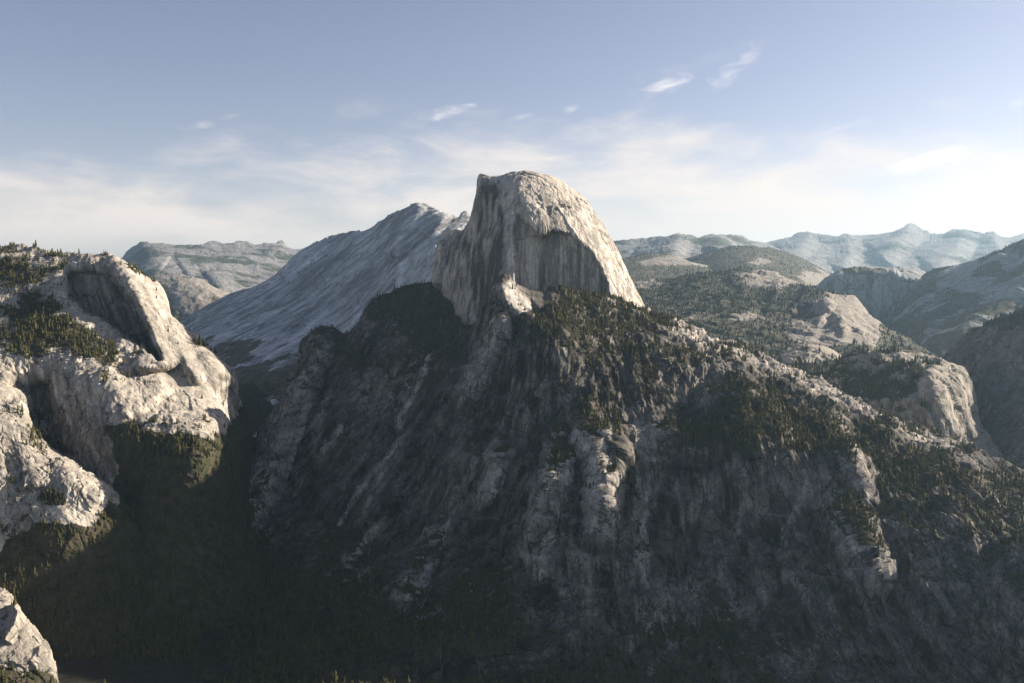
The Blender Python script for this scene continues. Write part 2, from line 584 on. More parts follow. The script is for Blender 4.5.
patch('mountain_range', 'hazy blue range with two soft summits right of the great dome', 'mountains', M_FAR,
      crest=[(570, 252), (600, 247), (620, 245), (640, 243), (655, 242), (668, 240), (680, 238), (690, 240), (700, 242), (712, 240), (722, 239), (735, 239.5),
             (748, 245), (775, 252), (800, 262), (830, 275)],
      bottom=[(570, 300), (830, 300)],
      depth=[(570, 252, 18500), (680, 238, 18500), (735, 240, 19500), (830, 275, 18000), (570, 300, 11000), (700, 300, 11000), (830, 300, 12000), (650, 262, 15500), (740, 262, 16000)],
      step=1.0, back=((800, 120), (3000, 1300)), rnd=(400, 5), jag=1.2,
      ridges=[([(680, 238), (672, 255), (650, 275)], 900, 26, 18, 0.1), ([(722, 239), (715, 258)], 700, 20, 16, 0.1)],
      disp=[('ridge', 2600, 150, 6, 0.7), ('fbm', 600, 45, 4, 1.0)],
      veg=dict(base=0.35, slope=0.1, n=0.8, wl=2000))
patch('mountain_ridge', 'long pale ridge dotted with dark woods and a small pointed crag at far left', 'mountain', M_FAR,
      crest=[(60, 290), (95, 276), (112, 266), (122, 260), (130, 253), (137, 247), (143, 243), (152, 244.5), (162, 245.5), (175, 246), (187, 246), (197, 245.5),
             (206, 244), (213, 243), (222, 245), (232, 245.5), (241, 243.5), (250, 245), (257, 247), (263, 247), (265, 244.5), (269, 246), (273, 245),
             (276, 245.5), (279, 243.5), (282, 243), (284, 247), (290, 249), (305, 252), (330, 256), (360, 262)],
      bottom=[(60, 310), (360, 310)],
      depth=[(60, 290, 20010), (143, 243, 20010), (213, 243, 20700), (275, 244, 21390), (360, 262, 21390), (60, 310, 13109), (140, 310, 13109), (240, 310, 13523),
             (360, 310, 14489), (140, 265, 17388), (190, 262, 17940), (240, 258, 19044), (200, 280, 15869), (260, 270, 17940)],
      step=0.8, back=((800, 120), (3000, 1200)), rnd=(300, 4), jag=0.6,
      ridges=[([(143, 243), (150, 258), (165, 268)], 260, 25, 20, 0.1), ([(213, 243), (200, 256), (180, 270)], 250, 20, 22, 0.1),
              ([(241, 244), (228, 262), (205, 280)], 300, 20, 24, 0.1), ([(280, 241), (265, 258), (240, 275), (215, 292)], 300, 22, 22, 0.1)],
      disp=[('ridge', 1800, 90, 6, 0.8), ('fbm', 500, 35, 4, 1.0)],
      veg=dict(base=0.34, slope=0.1, n=1.2, wl=1000), tone0=0.9)
patch('mountain_ridge', 'rounded pale granite hump between the left cliffs and the long slab mountain', 'mountain', M_MID,
      crest=[(120, 290), (140, 280), (152, 277), (165, 275), (178, 275.5), (190, 278), (200, 281), (210, 286), (218, 290), (226, 294), (236, 300), (250, 312)],
      bottom=[(120, 350), (250, 350)],
      depth=[(120, 290, 12000), (178, 275, 12000), (226, 294, 11900), (250, 312, 11800), (120, 350, 10800), (200, 350, 10850), (250, 350, 10900), (185, 295, 11700), (205, 310, 11400)],
      step=0.8, back=((400, 60), (1500, 700)), rnd=(200, 5), jag=0.6,
      disp=[('ridge', 900, 50, 6, 0.8), ('fbm', 250, 18, 4, 1.0)],
      veg=dict(base=0.30, slope=0.1, n=1.1, wl=500, blobs=[(165, 322, 40, 12, .7), (150, 300, 20, 12, .4), (195, 288, 30, 10, -.4)]), tone0=1.05,
      trees=dict(dens=25, h=20, cap=1200, far=True))

# ------------------------------------------------------------------ the long slab mountain behind the dome's left side
patch('slab_mountain', 'long blue grey mountain of bare sloping slabs left behind the great dome', 'mountain', M_SLAB,
      crest=[(150, 345), (180, 322), (200, 309), (215, 301.5), (230, 295), (243, 291), (255, 287), (268, 281), (280, 272), (292, 260), (302, 251), (310, 246.5), (318, 242),
             (328, 237), (340, 234), (352, 232), (362, 231), (370, 228.5), (378, 223.5), (388, 217), (400, 211), (410, 206.5), (418, 204), (423, 204),
             (430, 207), (438, 210.5), (446, 213), (452, 215.5), (458, 217), (463, 213), (466, 212), (470, 217), (480, 222), (520, 240)],
      bottom=[(150, 460), (250, 470), (380, 420), (520, 340)],
      depth=[(150, 345, 10200), (200, 309, 10600), (255, 287, 10600), (310, 246, 10700), (370, 228, 9500), (420, 204, 8500), (470, 217, 7700), (520, 240, 6500),
             (150, 440, 5200), (230, 400, 6000), (250, 450, 4700), (230, 350, 8000), (280, 310, 9000), (300, 360, 6800), (350, 330, 7300), (350, 280, 8500), (400, 260, 7600),
             (420, 300, 6200), (460, 260, 6000), (330, 400, 5700), (400, 360, 5500), (520, 320, 5200)],
      step=0.7, back=((300, 200), (1500, 1300)), rnd=(120, 4), jag=0.5,
      ridges=[([(420, 204), (411, 218), (402, 236), (398, 248), (394, 258)], 260, 26, 12, 0.05), ([(400, 250), (398, 275), (405, 295)], 120, 22, 8, 0.1),
              ([(448, 213), (440, 224), (428, 240)], 160, 18, 9, 0.1), ([(440, 252), (425, 256), (412, 262)], 130, 12, 9, 0.1),
              ([(330, 238), (316, 254), (300, 268), (284, 281)], 200, 20, 7, 0.05),
              ([(310, 250), (280, 278), (250, 292)], 120, 20, 5, 0.1), ([(370, 229), (362, 234), (352, 245)], 100, 14, 5, 0.1)],
      disp=[('rib', 420, 20, 5, 0.35), ('block', 300, 14, 1, 1.0), ('fbm', 160, 12, 5, 1.0)], shear=((0, 1.35), (1024, 1.35)), stain=(75, .7, .3, .9),
      veg=dict(base=-0.1, slope=0.2, n=1.0, wl=300, blobs=[(225, 385, 70, 34, .9), (330, 365, 70, 22, .4), (245, 345, 30, 16, .35)]),
      tones=[([(330, 310), (290, 345), (262, 365), (255, 372)], .45, 4, 4), ([(340, 290), (300, 330)], .3, 5, 5), ([(370, 305), (330, 345)], .3, 5, 4),
             ([(402, 236), (396, 262)], .5, 8, 8), ([(403, 262), (401, 290)], .5, 4, 4), ([(320, 250), (300, 268), (285, 280)], .4, 8, 8)],
      tone0=1.2)

# ------------------------------------------------------------------ forested country to the right of the dome
patch('forested_hill', 'low wooded hill with a bare patch behind the right foot of the great dome', 'hill', M_MID,
      crest=[(560, 262), (600, 262), (620, 259), (640, 255), (655, 254), (668, 254.5), (680, 258), (695, 263), (712, 267), (740, 274), (780, 282)],
      bottom=[(560, 310), (780, 310)],
      depth=[(560, 262, 11000), (655, 254, 11500), (780, 282, 11000), (560, 310, 7400), (660, 310, 7400), (780, 310, 7800), (650, 275, 9800)],
      step=0.8, back=((500, 80), (2000, 800)), rnd=(200, 5), jag=0.5,
      disp=[('fbm', 1100, 60, 5, 1.0), ('ridge', 400, 18, 4, 1.0)],
      veg=dict(base=0.8, slope=0.1, n=0.7, wl=600, blobs=[(690, 262, 24, 6, -1.0), (655, 262, 14, 5, -.7)]), trees=dict(dens=60, h=18, cap=4000, far=True))
patch('forested_hill', 'dark wooded hill with a smooth rounded top below the farthest range', 'hill', M_MID,
      crest=[(640, 275), (680, 262), (700, 255), (720, 249), (735, 246.5), (750, 246), (762, 248), (778, 252), (790, 256), (803, 260), (815, 266), (825, 272), (840, 284), (860, 296)],
      bottom=[(640, 315), (860, 315)],
      depth=[(640, 275, 12500), (745, 246, 12800), (860, 296, 12000), (640, 315, 7600), (745, 315, 7600), (860, 315, 8000), (745, 270, 10600), (800, 285, 10200)],
      step=0.8, back=((600, 90), (2200, 900)), rnd=(250, 6), jag=0.4,
      disp=[('fbm', 1300, 60, 5, 1.0), ('ridge', 420, 20, 4, 1.0)],
      veg=dict(base=0.85, slope=0.1, n=0.6, wl=700, blobs=[(815, 280, 20, 10, -.9), (760, 262, 14, 4, -.6)]), trees=dict(dens=60, h=18, cap=5000, far=True))
patch('granite_hill', 'distant bare dome with a pale sunlit cap above a grey wall at right', 'mountain', M_SLAB,
      crest=[(800, 305), (815, 290), (825, 281), (833, 275), (845, 270), (858, 268.5), (872, 269), (886, 269), (900, 269), (910, 269.5), (920, 272), (930, 276.5), (937, 282), (946, 291), (970, 310)],
      bottom=[(800, 360), (970, 360)],
      depth=[(800, 305, 10000), (858, 269, 10000), (900, 269, 9900), (937, 282, 9900), (970, 310, 9800), (800, 360, 8000), (880, 360, 8000), (970, 360, 8200), (870, 275, 9500), (880, 300, 9000), (915, 282, 9450)],
      step=0.7, back=((300, 40), (1000, 200), (2000, 900)), rnd=(130, 5), jag=0.3,
      dents=[([(815, 288), (832, 277), (850, 272), (895, 272), (905, 278), (925, 285), (938, 288), (946, 296), (946, 350), (815, 350)], (9650, 880, 272, -1.5, 0.3), 2.5)],
      disp=[('ridge', 500, 30, 5, 0.4), ('block', 200, 16, 1, .5), ('fbm', 120, 8, 4, 1.0)],
      veg=dict(base=0.30, slope=0.0, n=0.9, wl=350, blobs=[(915, 274, 26, 6, -1), (865, 270, 26, 4, .6)]))
patch('mountain_slope', 'long blue shaded mountainside falling from the right edge toward the canyon', 'mountain', M_SLAB,
      crest=[(870, 345), (886, 328), (900, 312), (915, 290), (925, 275), (937, 270), (950, 267.5), (965, 264), (978, 260.5), (990, 255.5), (1002, 251.5), (1013, 247), (1024, 242.5), (1060, 230), (1120, 222), (1180, 226)],
      bottom=[(870, 400), (1180, 400)],
      depth=[(870, 345, 8600), (925, 275, 9300), (975, 261, 9000), (1024, 243, 8600), (1120, 222, 8200), (1180, 226, 8200), (870, 400, 6000), (950, 400, 6000), (1060, 400, 6000), (1180, 400, 6000),
             (900, 335, 7900), (960, 330, 7200), (1020, 300, 7300), (1100, 300, 6900)],
      step=0.8, back=((600, 150), (2200, 1200)), rnd=(150, 4), jag=0.6,
      ridges=[([(1000, 252), (985, 270), (965, 285), (950, 300)], 260, 36, 20, 0.05), ([(1060, 240), (1010, 290), (960, 330), (915, 350)], 350, 50, 30, 0.1)],
      disp=[('ridge', 1000, 60, 5, 0.8), ('fbm', 260, 18, 5, 1.0)],
      tone0=.85, veg=dict(base=0.62, slope=0.0, n=0.9, wl=420, blobs=[(970, 288, 18, 7, -.8), (965, 270, 14, 6, -.6), (1010, 262, 14, 6, -.7)]), trees=dict(dens=30, h=17, cap=4000, far=True))
patch('granite_hill', 'wooded granite hill with bare sunny ledges and pale cliffs in the middle right', 'hill', M_MID,
      crest=[(560, 300), (600, 294), (622, 288), (640, 283), (655, 281), (672, 279), (688, 276.5), (700, 273), (715, 271), (730, 269.5), (745, 269), (758, 270), (770, 272.5), (783, 277),
             (795, 282), (803, 286), (815, 290.5), (828, 292.5), (840, 295.5), (850, 299), (858, 304), (864, 311), (869, 319), (875, 323), (884, 330), (893, 335), (905, 341), (920, 350), (940, 362), (970, 380)],
      bottom=[(560, 400), (970, 430)],
      depth=[(560, 300, 7600), (640, 283, 7700), (745, 269, 7700), (803, 286, 7200), (850, 299, 6800), (869, 319, 6500), (905, 341, 6300), (970, 380, 5800),
             (560, 400, 3900), (650, 340, 5000), (700, 370, 4300), (800, 400, 3900), (700, 310, 6200), (780, 330, 5700), (800, 305, 6500), (840, 325, 5900), (860, 340, 5700), (800, 360, 4900), (880, 360, 5200), (970, 430, 4000)],
      step=0.7, back=((400, 60), (1600, 500)), rnd=(120, 4), jag=0.6,
      ridges=[([(803, 287), (830, 305), (850, 322), (868, 340), (872, 352)], 200, 34, 12, 0.05), ([(822, 300), (838, 318), (848, 335)], 120, 10, 6, 0.1), ([(770, 290), (800, 300), (830, 318)], 130, 40, 20, 0.1)],
      dents=[([(798, 305), (835, 310), (842, 325), (815, 330), (790, 322)], 110, 5)],
      disp=[('fbm', 900, 55, 5, 1.0), ('ridge', 300, 18, 5, 0.8), ('block', 150, 13, 1, .8), ('fbm', 50, 5, 3, 1.0)],
      veg=dict(base=0.78, slope=0.25, n=0.75, wl=330,
               blobs=[(775, 280, 30, 8, -1.1), (760, 274, 40, 5, -.5), (640, 284, 24, 6, -1.0), (840, 305, 26, 10, -1.0), (860, 325, 16, 14, -1.2), (830, 325, 36, 14, -.9), (835, 338, 40, 7, -1.0),
                      (740, 320, 24, 6, -.5), (690, 315, 30, 8, -.35)]), tone0=1.05,
      trees=dict(dens=90, h=19, cap=13000, far=True))
patch('granite_knob', 'small pale bare knob among the pines in the middle right', 'hill', M_PALE,
      crest=[(740, 372), (765, 362), (778, 354), (788, 348.5), (800, 344.5), (812, 344), (823, 346), (832, 350), (839, 355), (846, 362), (870, 372)],
      bottom=[(740, 400), (870, 400)],
      depth=[(740, 372, 4700), (810, 344, 4650), (846, 362, 4600), (870, 372, 4600), (740, 400, 3700), (870, 400, 3700), (810, 358, 4450), (800, 372, 4200)],
      step=0.6, back=((150, 20), (500, 180)), rnd=(60, 4), jag=0.4,
      disp=[('block', 110, 11, 1, .8), ('block', 40, 5, 1, .8), ('fbm', 50, 5, 4, 1.0)],
      veg=dict(base=0.2, slope=0.3, n=0.7, wl=140, blobs=[(760, 375, 40, 9, 1.0), (840, 370, 24, 8, 1.0), (800, 372, 60, 6, .8)]), trees=dict(dens=90, h=24, cap=700, far=True))
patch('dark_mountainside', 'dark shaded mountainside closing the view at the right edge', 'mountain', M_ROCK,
      crest=[(915, 400), (930, 375), (940, 364), (948, 356), (957, 347), (966, 341), (975, 335), (985, 329.5), (995, 325), (1005, 321.5), (1014, 319), (1024, 317), (1050, 314), (1100, 320), (1160, 340)],
      bottom=[(915, 520), (1160, 560)],
      depth=[(915, 400, 4500), (948, 356, 4500), (1024, 317, 4200), (1100, 320, 4000), (1160, 340, 3900), (915, 520, 4000), (980, 440, 4000), (1024, 400, 3850), (1024, 480, 3400), (1160, 520, 3000), (1000, 360, 4150)],
      step=0.8, back=((200, 40), (900, 400)), rnd=(80, 5), jag=1.0,
      disp=[('ridge', 420, 32, 5, 0.6), ('block', 110, 10, 1, .5), ('fbm', 70, 7, 5, 0.7)],
      veg=dict(base=0.0, slope=0.5, n=0.9, wl=120, blobs=[(1010, 322, 60, 6, .8)]), tone0=.9, trees=dict(dens=90, h=24, cap=1500, far=True))
patch('granite_dome', 'squat granite dome with a flat wooded top and a fluted sunlit right cliff', 'mountain', M_PALE,
      crest=[(780, 405), (800, 392), (815, 382), (825, 374), (833, 366), (842, 360), (850, 356), (860, 352.5), (872, 351), (885, 350.5), (895, 351.5), (905, 353), (915, 354.5), (925, 356.5), (935, 360),
             (945, 364), (953, 366), (959, 368), (963, 372), (967, 380), (970, 390), (973, 402), (975, 412), (977, 422), (980, 430), (986, 438), (993, 446), (1003, 456), (1020, 468)],
      bottom=[(780, 470), (860, 480), (1020, 500)],
      depth=[(780, 405, 3955), (850, 356, 3955), (905, 353, 3955), (959, 368, 3860), (973, 400, 3820), (1020, 468, 3616), (780, 470, 3700), (860, 480, 3400), (1020, 500, 3277),
             (850, 378, 3840), (890, 372, 3790), (925, 374, 3700), (935, 400, 3500), (905, 410, 3540), (875, 410, 3660), (845, 410, 3770), (940, 440, 3430), (960, 440, 3500), (905, 440, 3480), (860, 440, 3620), (985, 460, 3540), (960, 395, 3640)],
      step=0.6, back=((100, 8), (350, 60), (700, 600)), rnd=(40, 5), jag=0.8,
      ridges=[([(925, 372), (934, 385), (938, 402), (942, 420), (950, 440)], 75, 16, 22, 0.03), ([(955, 372), (962, 395), (964, 415), (975, 440)], 40, 9, 9, 0.05),
              ([(920, 405), (928, 415), (934, 432)], 45, 9, 5, 0.1), ([(945, 400), (950, 418), (960, 440)], 40, 8, 7, 0.1), ([(870, 352), (900, 362), (925, 372)], 35, 20, 12, 0.1)],
      disp=[('rib', 90, 14, 5, 0.3), ('block', 80, 11, 1, .5), ('fbm', 40, 5, 6, 0.6), ('crack', 50, 6, 4, 0.2), ('ledge', 50, 5, 4, 1.0)], stain=(26, .5, .15),
      veg=dict(base=0.12, slope=0.7, n=1.0, wl=90, blobs=[(870, 400, 45, 26, .5), (952, 405, 24, 40, -1.0), (890, 356, 40, 5, -.25), (840, 390, 24, 20, .4)]),
      trees=dict(dens=130, h=18, cap=2200))

# ------------------------------------------------------------------ left side of the canyon
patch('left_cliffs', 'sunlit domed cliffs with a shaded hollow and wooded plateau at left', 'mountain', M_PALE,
      crest=[(-160, 262), (-80, 254), (-30, 249), (0, 247.5), (15, 248.5), (30, 250.5), (45, 253), (60, 255.5), (72, 256), (85, 256), (97, 256), (107, 257), (116, 259.5), (126, 264.5), (136, 270), (146, 276.5), (154, 282.5),
             (161, 289), (165, 295), (168, 303), (170, 313), (176, 320), (184, 327), (193, 334), (202, 341.5), (208, 348), (214, 355), (221, 362), (227, 368), (232, 373.5),
             (236, 392), (241, 412), (248, 436), (256, 462), (264, 490), (272, 520), (282, 560), (295, 610)],
      bottom=[(-160, 660), (60, 640), (295, 640)],
      depth=[(-160, 262, 3900), (0, 248, 3800), (60, 255, 3700), (107, 257, 3600), (145, 276, 3560), (168, 303, 3480), (200, 340, 3400), (232, 373, 3300), (232, 440, 3200), (295, 610, 2900), (272, 520, 3450), (256, 462, 3950), (241, 412, 3750), (235, 480, 3200), (235, 540, 2950),
             (-160, 400, 3000), (0, 310, 3350), (50, 345, 3120), (110, 345, 3200), (0, 380, 2960), (70, 370, 3030), (100, 392, 2930), (150, 345, 3330), (160, 390, 3060), (200, 390, 3170), (222, 392, 3250), (190, 420, 2960),
             (100, 440, 2830), (150, 440, 2810), (60, 440, 2930), (30, 400, 3060), (100, 490, 2830), (150, 480, 2765), (215, 432, 2915), (220, 480, 2860), (130, 560, 2660), (200, 560, 2720), (60, 560, 2740), (-60, 500, 2720),
             (-160, 640, 2480), (60, 640, 2560), (230, 620, 2640)],
      step=0.7, back=((200, 30), (800, 300), (1500, 1200)), rnd=(70, 6), jag=1.0,
      ridges=[([(108, 258), (120, 270), (131, 282), (137, 296), (146, 315), (155, 335), (160, 352), (163, 372)], 150, 40, 22, 0.05),
              
              ([(170, 318), (176, 340), (186, 362), (200, 385)], 60, 12, 12, 0.1),
              ([(112, 345), (128, 352), (140, 365), (150, 380), (165, 400)], 45, 34, 20, 0.1),
              
              ([(100, 370), (118, 395), (130, 420)], 35, 24, 20, 0.1)],
      dents=[([(64, 274), (72, 269), (100, 268), (112, 274), (122, 284), (133, 298), (142, 318), (153, 342), (160, 360), (148, 352), (132, 342), (112, 330), (104, 322), (92, 318), (78, 308), (66, 298)], (3650, 70, 270, -1.5, 0.4), 3.5),
             ([(28, 378), (52, 380), (56, 410), (62, 440), (72, 455), (60, 452), (40, 440), (30, 415)], 90, 5)],
      disp=[('ridge', 300, 14, 5, 0.8), ('block', 140, 8, 1, .6), ('block', 42, 3.2, 1, .6), ('rib', 60, 7, 4, .2), ('crack', 70, 6, 4, 0.3), ('ledge', 70, 5, 4, 1.0), ('fbm', 30, 2, 5, 0.8)], shear=((0, -.4), (100, -.5), (240, -.8)), stain=(26, .7, .12),
      veg=dict(base=0.02, slope=0.6, n=1.2, wl=90,
               blobs=[(105, 300, 34, 26, -1.6), (125, 325, 20, 16, -1.4), (40, 322, 60, 34, .42), (20, 275, 40, 10, .25), (70, 335, 40, 16, .5), (150, 452, 50, 24, 1.3), (190, 455, 34, 14, .8), (95, 352, 30, 8, .5), (90, 272, 40, 4, .4), (135, 275, 14, 8, .4), (110, 430, 26, 6, .5),
                      (40, 420, 16, 40, .6), (195, 345, 8, 12, .4), (40, 600, 160, 60, 1.5),
                      (150, 410, 50, 16, -.5), (175, 360, 22, 40, -.9), (185, 390, 20, 16, -1.0), (98, 458, 22, 17, -1.6), (150, 432, 14, 4, -1), (175, 436, 22, 5, -1.4), (80, 385, 30, 10, -.4)],
               polys=[([(118, 440), (128, 434), (200, 442), (222, 436), (236, 410), (240, 395), (310, 440), (310, 660), (60, 660), (80, 500), (112, 486)], 1.6, 6)]),
      tone0=1.15, calm=[([(135, 268), (165, 292), (205, 340), (234, 375), (220, 402), (165, 398), (150, 335)], .55, 6)], trees=dict(dens=260, h=16, cap=13000, wall=.02))
patch('lower_buttress', 'sunlit buttress with a pale slab at the lower left edge', 'cliff', M_PALE,
      crest=[(-160, 345), (-80, 362), (-30, 376), (0, 384), (8, 388), (15, 392), (20, 399), (24, 410), (28, 422), (33, 433), (41, 441), (50, 450), (60, 457), (70, 464), (80, 471), (90, 477), (100, 483), (108, 488), (114, 494),
             (122, 505), (135, 522), (150, 545), (170, 580), (200, 640)],
      bottom=[(-160, 680), (200, 676)],
      depth=[(-160, 345, 2990), (0, 384, 2870), (24, 410, 2830), (60, 457, 2720), (114, 494, 2650), (150, 545, 2700), (200, 640, 2500), (110, 560, 2600), (-160, 450, 2650), (0, 430, 2670), (30, 470, 2660), (60, 490, 2600), (90, 500, 2610), (60, 520, 2540), (0, 500, 2570), (0, 545, 2510),
             (-160, 680, 2330), (60, 600, 2500), (200, 672, 2330), (60, 670, 2390)],
      step=0.65, back=((100, 20), (400, 300), (700, 700)), rnd=(30, 5), jag=1.2,
      ridges=[([(20, 400), (22, 425), (28, 455), (34, 490)], 30, 24, 24, 0.05), ([(60, 458), (75, 485), (100, 505)], 20, 20, 14, 0.1)],
      disp=[('ridge', 180, 11, 5, 0.7), ('block', 90, 6, 1, .6), ('block', 30, 2.6, 1, .6), ('rib', 50, 6, 4, .2), ('crack', 45, 5, 4, 0.3), ('fbm', 24, 2, 5, 0.8)], shear=((0, -.6), (100, -.8)), stain=(22, .7, .14),
      veg=dict(base=0.05, slope=0.6, n=1.0, wl=80, blobs=[(62, 500, 20, 8, .8), (32, 440, 10, 20, .5), (75, 478, 30, 12, -.9), (10, 420, 14, 40, -.3), (20, 535, 40, 10, .6), (45, 465, 16, 10, -.5)],
               polys=[([(-170, 552), (0, 550), (40, 526), (85, 526), (116, 500), (220, 560), (220, 700), (-170, 700)], 1.5, 5)]),  # wood begins along the valley's shadow line, darkening the shaded ground by colour
      tone0=1.15, trees=dict(dens=260, h=16, cap=6000, wall=.02))
patch('rock_outcrop', 'small sunlit rock spur at the bottom left corner', 'rock', M_PALE,
      crest=[(-120, 540), (-50, 568), (-15, 583), (0, 590), (8, 595), (14, 600), (18, 606), (23, 614), (29, 622), (35, 630), (41, 639), (47, 648), (52, 660), (60, 690)],
      bottom=[(-120, 720), (60, 720)],
      depth=[(-120, 540, 2350), (0, 590, 2290), (47, 648, 2240), (60, 690, 2200), (-120, 720, 2060), (0, 640, 2200), (60, 720, 2130), (0, 720, 2080)],
      step=0.6, back=((60, 15), (300, 330)), rnd=(20, 4), jag=1.0,
      ridges=[([(16, 602), (18, 612), (14, 625), (4, 640)], 40, 12, 10, 0.02)],
      disp=[('block', 60, 10, 1, .8), ('block', 22, 4, 1, .8), ('fbm', 30, 4, 5, 0.8)],
      veg=dict(base=0.15, slope=0.4, n=0.8, wl=70, blobs=[(10, 690, 80, 24, 1.0)]), trees=dict(dens=110, h=20, cap=300))
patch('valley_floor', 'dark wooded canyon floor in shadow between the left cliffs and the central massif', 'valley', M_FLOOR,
      crest=[(-160, 385), (150, 385), (230, 384), (330, 384), (480, 390)],
      bottom=[(-160, 740), (480, 740)],
      depth=[(-160, 385, 6200), (150, 385, 6200), (230, 384, 6300), (330, 384, 6300), (480, 390, 6200), (230, 420, 5200), (150, 480, 4250), (300, 480, 4250), (-160, 480, 4250), (480, 480, 4250),
             (-160, 560, 3219), (200, 560, 3219), (480, 560, 3219), (-160, 620, 2640), (200, 620, 2640), (480, 620, 2640), (-160, 740, 1943), (200, 740, 1943), (480, 740, 1943), (-160, 680, 2239), (200, 680, 2239), (480, 680, 2239)],
      step=1.0, back=((200, 20), (800, 300)), rnd=(0, 5),
      disp=[('fbm', 300, 14, 5, 1.0)],
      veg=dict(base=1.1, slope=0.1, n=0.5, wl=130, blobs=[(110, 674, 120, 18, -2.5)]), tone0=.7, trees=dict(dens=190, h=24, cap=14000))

# ------------------------------------------------------------------ the great split dome
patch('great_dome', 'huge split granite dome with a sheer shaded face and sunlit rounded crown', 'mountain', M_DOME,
      crest=[(425, 300), (430, 293), (433, 280), (435, 262), (437, 246), (439, 239), (443, 234), (447, 232), (452, 230.5), (456, 229.5), (460, 230.5), (463, 229.5), (466, 226), (468.5, 222), (471, 214), (474, 203), (477, 192),
             (478.5, 181), (480, 176), (482, 174.5), (486, 175), (491, 175.8), (497, 176.2), (502, 176), (507, 174), (514, 172.2), (521, 171.5), (529, 171.8), (538, 173), (546, 175), (555, 178), (565, 183.5), (575, 190), (582, 195), (586, 199.5), (590, 207),
             (597, 217), (604, 227), (611, 239), (618, 251), (624, 265), (630, 278), (636, 290), (641, 300), (646, 311), (650, 320), (654, 330)],
      bottom=[(425, 345), (470, 372), (500, 372), (510, 330), (560, 330), (620, 345), (654, 350)],
      depth=[(428, 295, 4260), (437, 245, 4330), (456, 230, 4300), (466, 226, 4150), (472, 210, 4080), (480, 176, 4020), (500, 176, 3960), (525, 172, 3940), (560, 181, 3940), (590, 207, 3940), (618, 251, 3930), (636, 290, 3920), (650, 320, 3900),
             (440, 270, 4200), (455, 260, 4130), (445, 310, 4080), (460, 320, 3900), (475, 250, 3930), (470, 300, 3880), (470, 350, 3700), (490, 200, 3920), (488, 240, 3830), (485, 300, 3760), (490, 350, 3600),
             (505, 195, 3850), (508, 230, 3740), (507, 265, 3660), (505, 290, 3600), (505, 320, 3560),
             (515, 185, 3860), (540, 190, 3820), (570, 205, 3830), (590, 230, 3830), (610, 260, 3820), (628, 290, 3800), (640, 310, 3790),
             (530, 210, 3740), (555, 225, 3715), (580, 240, 3710), (600, 262, 3705), (612, 285, 3690), (620, 305, 3680),
             (545, 250, 3690), (575, 265, 3670), (600, 285, 3660), (525, 260, 3670), (540, 285, 3640), (570, 295, 3625), (600, 305, 3625), (560, 330, 3560), (640, 330, 3720)],
      step=0.42, back=((60, 4), (250, 40), (500, 150), (800, 500), (1000, 1000)), rnd=(45, 5), reg=0.01,
      ridges=[([(503, 200), (507, 225), (510, 250), (510, 275), (508, 295)], 9, 24, 16, 0.3),
              ([(479, 180), (474, 205), (470, 240), (466, 290), (470, 335)], 20, 10, 14, 0.05),
              ([(441, 240), (438, 265), (434, 285)], 35, 4, 10, 0.05),
              ([(516, 182), (524, 200), (530, 218), (545, 236)], 22, 18, 16, 0.1),
              ([(598, 262), (606, 278), (612, 295), (616, 308)], 26, 10, 12, 0.08),
              ([(480, 176), (488, 180), (498, 181)], 10, 6, 6, 0.2)],
      dents=[([(517, 210), (528, 226), (540, 236), (556, 233), (570, 234), (580, 243), (592, 253), (600, 268), (607, 284), (609, 300), (606, 316), (520, 316), (516, 280), (514, 240)], (3765, 515, 235, -0.55, 0.15), 2.5),
             ([(575, 199), (584, 200), (586, 205), (577, 203)], 14, 1.0), ([(560, 205), (570, 207), (569, 209), (560, 208)], 12, 1.0), ([(546, 206), (552, 206), (551, 214), (545, 212)], 10, 1.5), ([(536, 203), (542, 204), (543, 209), (538, 208)], 10, 1.2),
             ([(603, 235), (609, 236), (609, 239), (604, 238)], 14, 0.8)],
      disp=[('fbm', 260, 9, 5, 0.6), ('rib', 70, 5, 5, 0.12), ('block', 100, 3.5, 1, .45), ('block', 30, 1.3, 1, .5), ('crack', 60, 3.5, 4, 0.12), ('fbm', 22, 2, 5, 0.6)], stain=(20, .62, .09),
      patchy=[([(478, 185), (500, 185), (502, 240), (500, 310), (470, 345), (430, 310), (436, 245), (468, 228)], -.40, 4)],  # shade of the sheer face deepened in the rock tone
      veg=dict(base=-0.75, slope=0.2, n=0.5, wl=60),
      tones=[([(506, 205), (508, 230), (509, 260), (507, 290)], .22, 7, 8), ([(500, 205), (501, 240), (499, 275)], -.4, 4, 4), ([(485, 200), (478, 250), (474, 310)], -.2, 6, 6), ([(441, 245), (436, 280)], .35, 4, 5),  # first streak: band of grazing sunlight painted lighter into the rock
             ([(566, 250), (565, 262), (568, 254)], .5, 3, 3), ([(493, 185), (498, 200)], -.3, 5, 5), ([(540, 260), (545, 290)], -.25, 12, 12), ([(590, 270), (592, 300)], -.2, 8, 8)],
      tone0=1.0)

